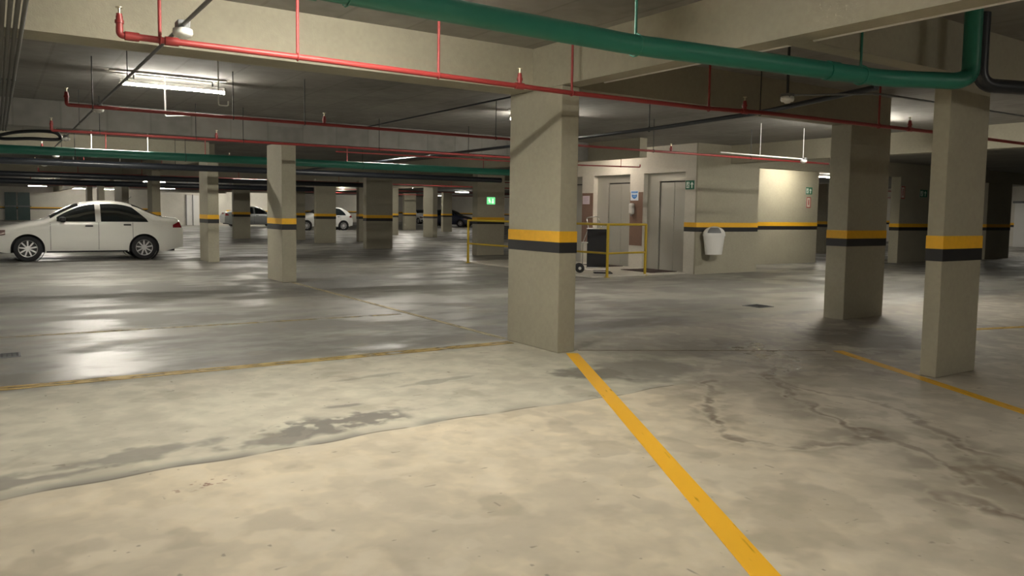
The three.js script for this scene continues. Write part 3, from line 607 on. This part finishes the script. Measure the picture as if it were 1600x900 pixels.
const redTex = canvasTex(64, 128, (x, w, h) => { x.fillStyle = '#d9cfc4'; x.fillRect(0, 0, w, h); x.strokeStyle = '#a32a24'; x.lineWidth = 10; x.strokeRect(5, 5, w - 10, h - 10); x.fillStyle = '#a32a24'; x.fillRect(26, 40, 14, 56); x.fillRect(22, 28, 22, 8); });
const paperTex = canvasTex(96, 96, (x, w, h) => { x.fillStyle = '#dccdd6'; x.fillRect(0, 0, w, h); x.fillStyle = '#c3b2c0'; for (let i = 0; i < 7; i++) x.fillRect(14, 14 + i * 10, 68 - (i % 3) * 12, 3); });
// plates: facing -u (turn -90 deg) or facing -v (toward +z)
function plate(name, label, tex, u, h, v, w, hh, faceU, em) {
  const g = new THREE.BoxGeometry(w, hh, 0.006), side = std([0.7, 0.7, 0.7], 0.6), front = std(0xffffff, 0.5, 0, { map: tex });
  if (em) { front.emissive = new THREE.Color(0xffffff); front.emissiveMap = tex; front.emissiveIntensity = em; }
  const m = new THREE.Mesh(g, [side, side, side, side, front, side]); m.name = numbered(name); m.castShadow = m.receiveShadow = true;
  m.position.copy(P(u, h, v)); if (faceU) m.rotation.y = -Math.PI / 2; scene.add(m); return tag(m, label, 'sign');
}
plate('exit_sign', 'green exit sign with running figure and up arrow beside the lift door', exitTex, 12.945, 1.99, 12.27, 0.27, 0.2, true);
plate('exit_sign', 'pale green glowing exit sign on the lobby column', exitTex2, 12.62, 1.66, 20.106, 0.3, 0.22, false, 0.25);
plate('exit_sign', 'green exit sign on the wide pier', exitTex, 23.2, 2.06, 12.575, 0.42, 0.22, false);
plate('exit_sign', 'small green exit sign at the edge of the bright stair wall', exitTex, 19.3, 2.05, 13.742, 0.3, 0.2, false);
plate('notice', 'white notice with a blue shield on the brown tiled pier above the dispenser', blueTex, 12.935, 1.77, 14.06, 0.27, 0.24, true);
plate('notice', 'pale paper notice on the brown tiled pier beside the main column', paperTex, 12.935, 1.67, 15.91, 0.28, 0.22, true);
plate('extinguisher_sign', 'red framed extinguisher sign on the bright stair wall', redTex, 19.3, 1.72, 13.742, 0.2, 0.3, false);
plate('extinguisher_sign', 'red and white extinguisher sign on the wide pier', redTex, 22.08, 2.06, 12.575, 0.2, 0.36, false);
{
  const t = thing('soap_dispenser', 'white wall dispenser under the blue shield notice', 'dispenser', 12.938, 1.3, 14.1);
  part('cover', new RoundedBoxGeometry(0.1, 0.27, 0.14, 3, 0.04).translate(-0.05, 0.15, 0), M.whitePlastic, t);
  part('nozzle', new THREE.CylinderGeometry(0.012, 0.016, 0.06, 10).translate(-0.06, 0.0, 0), M.grey, t);
}

// ------------------------------------------------------------------ cars
function curve(pts) { // monotone-ish smooth profile through points
  return (x) => {
    let i = 0; while (i < pts.length - 2 && x > pts[i + 1][0]) i++;
    const p0 = pts[Math.max(0, i - 1)], p1 = pts[i], p2 = pts[i + 1], p3 = pts[Math.min(pts.length - 1, i + 2)];
    const t = clamp((x - p1[0]) / (p2[0] - p1[0])), d = p2[0] - p1[0];
    const m1 = i === 0 ? (p2[1] - p1[1]) / d : (p2[1] - p0[1]) / (p2[0] - p0[0]), m2 = i + 2 > pts.length - 1 ? (p2[1] - p1[1]) / d : (p3[1] - p1[1]) / (p3[0] - p1[0]);
    const t2 = t * t, t3 = t2 * t;
    return (2 * t3 - 3 * t2 + 1) * p1[1] + (t3 - 2 * t2 + t) * d * m1 + (-2 * t3 + 3 * t2) * p2[1] + (t3 - t2) * d * m2;
  };
}
const carGlass = new THREE.MeshPhysicalMaterial({ color: new THREE.Color().setRGB(0.012, 0.016, 0.018), roughness: 0.06, clearcoat: 1, clearcoatRoughness: 0.03 });
const rimMat = std([0.62, 0.62, 0.63], 0.28, 0.85), lampRed = std([0.26, 0.012, 0.02], 0.2), headMat = std([0.2, 0.13, 0.12], 0.15, 0.2), trimBlack = std([0.014, 0.014, 0.016], 0.55);
function buildCar(name, label, spec) {
  const { L, wb, fo, W, top, belt, R = 0.3, hatch } = spec;
  const paint = new THREE.MeshPhysicalMaterial({ color: new THREE.Color().setRGB(...spec.color), roughness: 0.32, clearcoat: 0.9, clearcoatRoughness: 0.08 });
  const xw = [fo, fo + wb], T = curve(top), yw = R, ar = R + 0.045;
  const Wb = (x) => { const a = clamp((0.62 - x) / 0.62), b = clamp((x - (L - 0.55)) / 0.55); return W * (1 - 0.24 * a * a - 0.16 * b * b); };
  const bot = (x) => { let y = 0.2 + 0.08 * sstep(0.5, 0, x) + 0.1 * sstep(L - 0.5, L, x); for (const c of xw) { const d = Math.abs(x - c); if (d < ar) y = Math.max(y, yw + Math.sqrt(ar * ar - d * d)); } return y; };
  const Y0 = (x) => Math.min(belt, T(x) - 0.2), tumble = (x) => 0.26 * clamp((T(x) - belt) / 0.45), pw = (x) => 3 + 2 * clamp((T(x) - belt) / 0.4);
  const low = (y) => 1 - 0.09 * Math.pow(clamp((0.55 - y) / 0.35), 2) - 0.03 * Math.pow(clamp((y - 0.7) / 0.3), 2);
  const halfW = (x, y) => { const y0 = Y0(x); if (y <= y0) return Wb(x) * low(y); const q = clamp((y - y0) / (T(x) - y0)), p = pw(x); return Wb(x) * low(y0) * (1 - tumble(x) * q) * Math.pow(Math.max(0, 1 - Math.pow(q, p)), 1 / p); };
  const xs = []; for (let i = 0; i <= 170; i++) xs.push(L * i / 170); for (const c of xw) for (const s of [-1, 1]) for (const k of [1.001, 0.995, 0.97]) xs.push(c + s * ar * k); xs.sort((a, b) => a - b);
  const nl = 10, nu = 14, rows = nl + nu, pos = [], idx = [], C = 2 * rows + 1;
  for (const x of xs) {
    const y0 = Math.max(Y0(x), bot(x) + 0.01), b = bot(x), t = T(x), p = pw(x), half = [];
    for (let j = 0; j <= rows; j++) {
      if (j <= nl) { const y = mix(b, y0, j / nl); half.push([y, halfW(x, y)]); } else { const th = (j - nl) / nu * Math.PI / 2, q = Math.pow(Math.sin(th), 2 / p), y = y0 + (t - y0) * q; half.push([y, j === rows ? 0 : Wb(x) * low(y0) * (1 - tumble(x) * q) * Math.pow(Math.cos(th), 2 / p)]); }
    }
    for (let j = 0; j <= rows; j++) pos.push(x, half[j][0], half[j][1]);
    for (let j = rows - 1; j >= 0; j--) pos.push(x, half[j][0], -half[j][1]);
  }
  for (let i = 0; i < xs.length - 1; i++) for (let j = 0; j < C - 1; j++) { const a = i * C + j, b = a + C; idx.push(a, b, a + 1, b, b + 1, a + 1); }
  for (const e of [0, xs.length - 1]) { const base = e * C; for (let j = 0; j < rows; j++) { const a = base + j, b = base + C - 1 - j; if (e) idx.push(a, b, a + 1, b, b - 1, a + 1); else idx.push(a, a + 1, b, b, a + 1, b - 1); } }
  const bg = new THREE.BufferGeometry(); bg.setAttribute('position', new THREE.Float32BufferAttribute(pos, 3)); bg.setIndex(idx);
  const car = new THREE.Group(); car.name = numbered(name); scene.add(car); tag(car, label, 'car');
  part('body', toCreasedNormals(bg, 0.6), paint, car);
  const grid = (n, m, f) => { const p = [], id = []; for (let i = 0; i <= n; i++) for (let j = 0; j <= m; j++) p.push(...f(i / n, j / m)); for (let i = 0; i < n; i++) for (let j = 0; j < m; j++) { const a = i * (m + 1) + j, b = a + m + 1; id.push(a, b, a + 1, b, b + 1, a + 1); } const g = new THREE.BufferGeometry(); g.setAttribute('position', new THREE.Float32BufferAttribute(p, 3)); g.setIndex(id); g.computeVertexNormals(); return g; };
  const side = (x0, x1, lo, hi, s, off = 0.005, n = 28, m = 8) => grid(n, m, (a, b) => { const x = mix(x0, x1, a), y = mix(lo(x), Math.max(lo(x) + 0.002, hi(x)), b); return [x, y, s * (halfW(x, y) + off)]; });
  const across = (x0, x1, k, n = 14, m = 20, off = 0.006) => grid(n, m, (a, b) => { const x = mix(x0, x1, a), s = mix(-k, k, b), p = pw(x), q = Math.pow(1 - Math.pow(Math.abs(s), p), 1 / p), y0 = Y0(x); return [x, y0 + (T(x) - y0) * q + off, s * Wb(x) * low(y0) * (1 - tumble(x) * q)]; });
  for (const s of [1, -1]) {
    spec.windows.forEach(([x0, x1], k) => part(k ? 'rear_side_window' : 'front_side_window', side(x0, x1, () => belt + 0.015, (x) => { const e = k ? clamp((x1 - x) / 0.35) : 1; return mix(belt + 0.02, T(x) - 0.085, k ? Math.pow(e, 0.55) : 1); }, s, 0.006), carGlass, car));
    for (const x of spec.seams) part('door_gap', side(x, x + 0.009, (x) => 0.26, (x) => belt, s, 0.0015, 1, 10), trimBlack, car);
    for (const [x, y] of spec.handles) part('door_handle', new RoundedBoxGeometry(0.17, 0.035, 0.03, 2, 0.012).translate(x, y, s * (halfW(x, y) + 0.012)), trimBlack, car);
    part('headlight', side(0.04, 0.42, (x) => 0.56 + 0.16 * x, (x) => 0.66 + 0.3 * x - 0.25 * Math.max(0, x - 0.25), s, 0.006, 12, 5), headMat, car);
    part('tail_light', side(L - 0.26, L - 0.015, (x) => spec.tail[0], (x) => mix(spec.tail[0] + 0.07, spec.tail[1], clamp((x - (L - 0.26)) / 0.2)), s, 0.006, 10, 6), lampRed, car);
    part('mirror', new RoundedBoxGeometry(0.13, 0.13, 0.2, 3, 0.045).translate(spec.windows[0][0] + 0.12, belt + 0.06, s * (W + 0.06)), trimBlack, car);
    part('sill_trim', side(fo + ar + 0.03, fo + wb - ar - 0.03, () => 0.2, () => 0.235, s, 0.004, 10, 2), trimBlack, car);
    part('bumper_grille', side(0.02, 0.3, () => 0.3, (x) => 0.46 - 0.4 * x, s, 0.005, 8, 3), trimBlack, car);
  }
  part('windscreen', across(spec.screen[0], spec.screen[1], 0.88), carGlass, car);
  part('rear_window', across(spec.rear[0], spec.rear[1], 0.84), carGlass, car);
  part('underbody', boxG(0.2, L - 0.2, 0.2, 0.62, -W + 0.2, W - 0.2), trimBlack, car);
  for (const c of xw) for (const s of [1, -1]) {
    const arch = new THREE.CylinderGeometry(ar + 0.004, ar + 0.004, 0.26, 28, 1, true, -Math.PI / 2 - 0.3, Math.PI + 0.6).rotateX(Math.PI / 2).translate(c, yw, s * (W - 0.16));
    part('wheel_arch', arch, trimBlack, car);
    const prof = [[R * 0.66, -0.095], [R * 0.93, -0.095], [R, -0.06], [R, 0.06], [R * 0.93, 0.095], [R * 0.66, 0.095]].map(([x, y]) => new THREE.Vector2(x, y));
    const tyre = part('wheel', new THREE.LatheGeometry(prof, 36).rotateX(Math.PI / 2).translate(c, R, s * (W - 0.12)), M.rubber, car);
    const rim = [new THREE.TorusGeometry(R * 0.66, 0.016, 8, 36).translate(0, 0, 0.075), new THREE.CylinderGeometry(0.05, 0.06, 0.05, 16).rotateX(Math.PI / 2).translate(0, 0, 0.06)];
    for (let k = 0; k < 9; k++) { const a = k * Math.PI * 2 / 9 + 0.2; rim.push(new THREE.BoxGeometry(R * 0.64, 0.034, 0.022).translate(R * 0.34, 0, 0.062).rotateZ(a)); }
    const rg = merge(rim); if (s < 0) rg.rotateY(Math.PI); rg.translate(c, R, s * (W - 0.12));
    part('rim', rg, rimMat, tyre);
    part('brake_disc', new THREE.CylinderGeometry(R * 0.64, R * 0.64, 0.02, 28).rotateX(Math.PI / 2).translate(c, R, s * (W - 0.12)), M.steelGap, tyre);
  }
  if (spec.aerial) part('aerial', cylG(new THREE.Vector3(L * 0.7, T(L * 0.7) - 0.01, 0), new THREE.Vector3(L * 0.7 + 0.18, T(L * 0.7) + 0.16, 0), 0.005, 6), trimBlack, car);
  return car;
}
const sedan = { L: 4.3, wb: 2.5, fo: 0.86, W: 0.83, belt: 0.93, color: [0.8, 0.79, 0.74], tail: [0.8, 0.98], aerial: true,
  top: [[0, 0.58], [0.06, 0.68], [0.3, 0.8], [0.7, 0.9], [1.15, 0.985], [1.3, 1.04], [1.65, 1.25], [2.0, 1.405], [2.4, 1.465], [2.85, 1.455], [3.2, 1.36], [3.55, 1.19], [3.8, 1.09], [4.1, 1.06], [4.22, 1.02], [4.3, 0.84]],
  windows: [[1.46, 2.28], [2.4, 3.46]], seams: [1.32, 2.34, 3.1], handles: [[2.14, 0.84], [2.98, 0.87]], screen: [1.33, 1.93], rear: [3.12, 3.72] };
const car1 = buildCar('car', 'white four-door sedan parked in front of the far columns', sedan);
car1.position.copy(P(0.63 - 0.86, 0, 22.25));
const hatchTop = [[0, 0.6], [0.06, 0.7], [0.3, 0.82], [0.8, 0.94], [1.05, 1.0], [1.2, 1.06], [1.55, 1.28], [1.9, 1.43], [2.3, 1.48], [2.9, 1.46], [3.25, 1.4], [3.55, 1.2], [3.72, 1.0], [3.8, 0.8]];
const hatch = { L: 3.8, wb: 2.4, fo: 0.74, W: 0.81, belt: 0.94, color: [0.74, 0.74, 0.72], tail: [0.82, 1.0], top: hatchTop, windows: [[1.36, 2.12], [2.22, 3.3]], seams: [1.22, 2.16, 2.95], handles: [[1.98, 0.85], [2.8, 0.87]], screen: [1.24, 1.82], rear: [3.3, 3.66] };
const car3 = buildCar('car', 'white hatchback parked behind two far columns', hatch); car3.position.copy(P(16.1 - 0.74, 0, 47.9));
const car2 = buildCar('car', 'silver grey car half hidden by the column under the lit wall', { ...sedan, color: [0.36, 0.38, 0.37], aerial: false }); car2.position.copy(P(17.3, 0, 55.4)); car2.rotation.y = Math.PI; 
const car4 = buildCar('car', 'distant white van-like car seen between remote columns', { ...hatch, color: [0.8, 0.8, 0.8] }); car4.position.copy(P(36.0, 0, 69)); car4.rotation.y = Math.PI / 2 ;
const car5 = buildCar('car', 'distant dark blue car beside the lobby column', { ...hatch, color: [0.02, 0.025, 0.05] }); car5.position.copy(P(33.6, 0, 56.5)); car5.rotation.y = 2.2;

scene.traverse((o) => { if (o.isMesh) { o.castShadow = true; o.receiveShadow = true; } });
renderer.render(scene, camera);
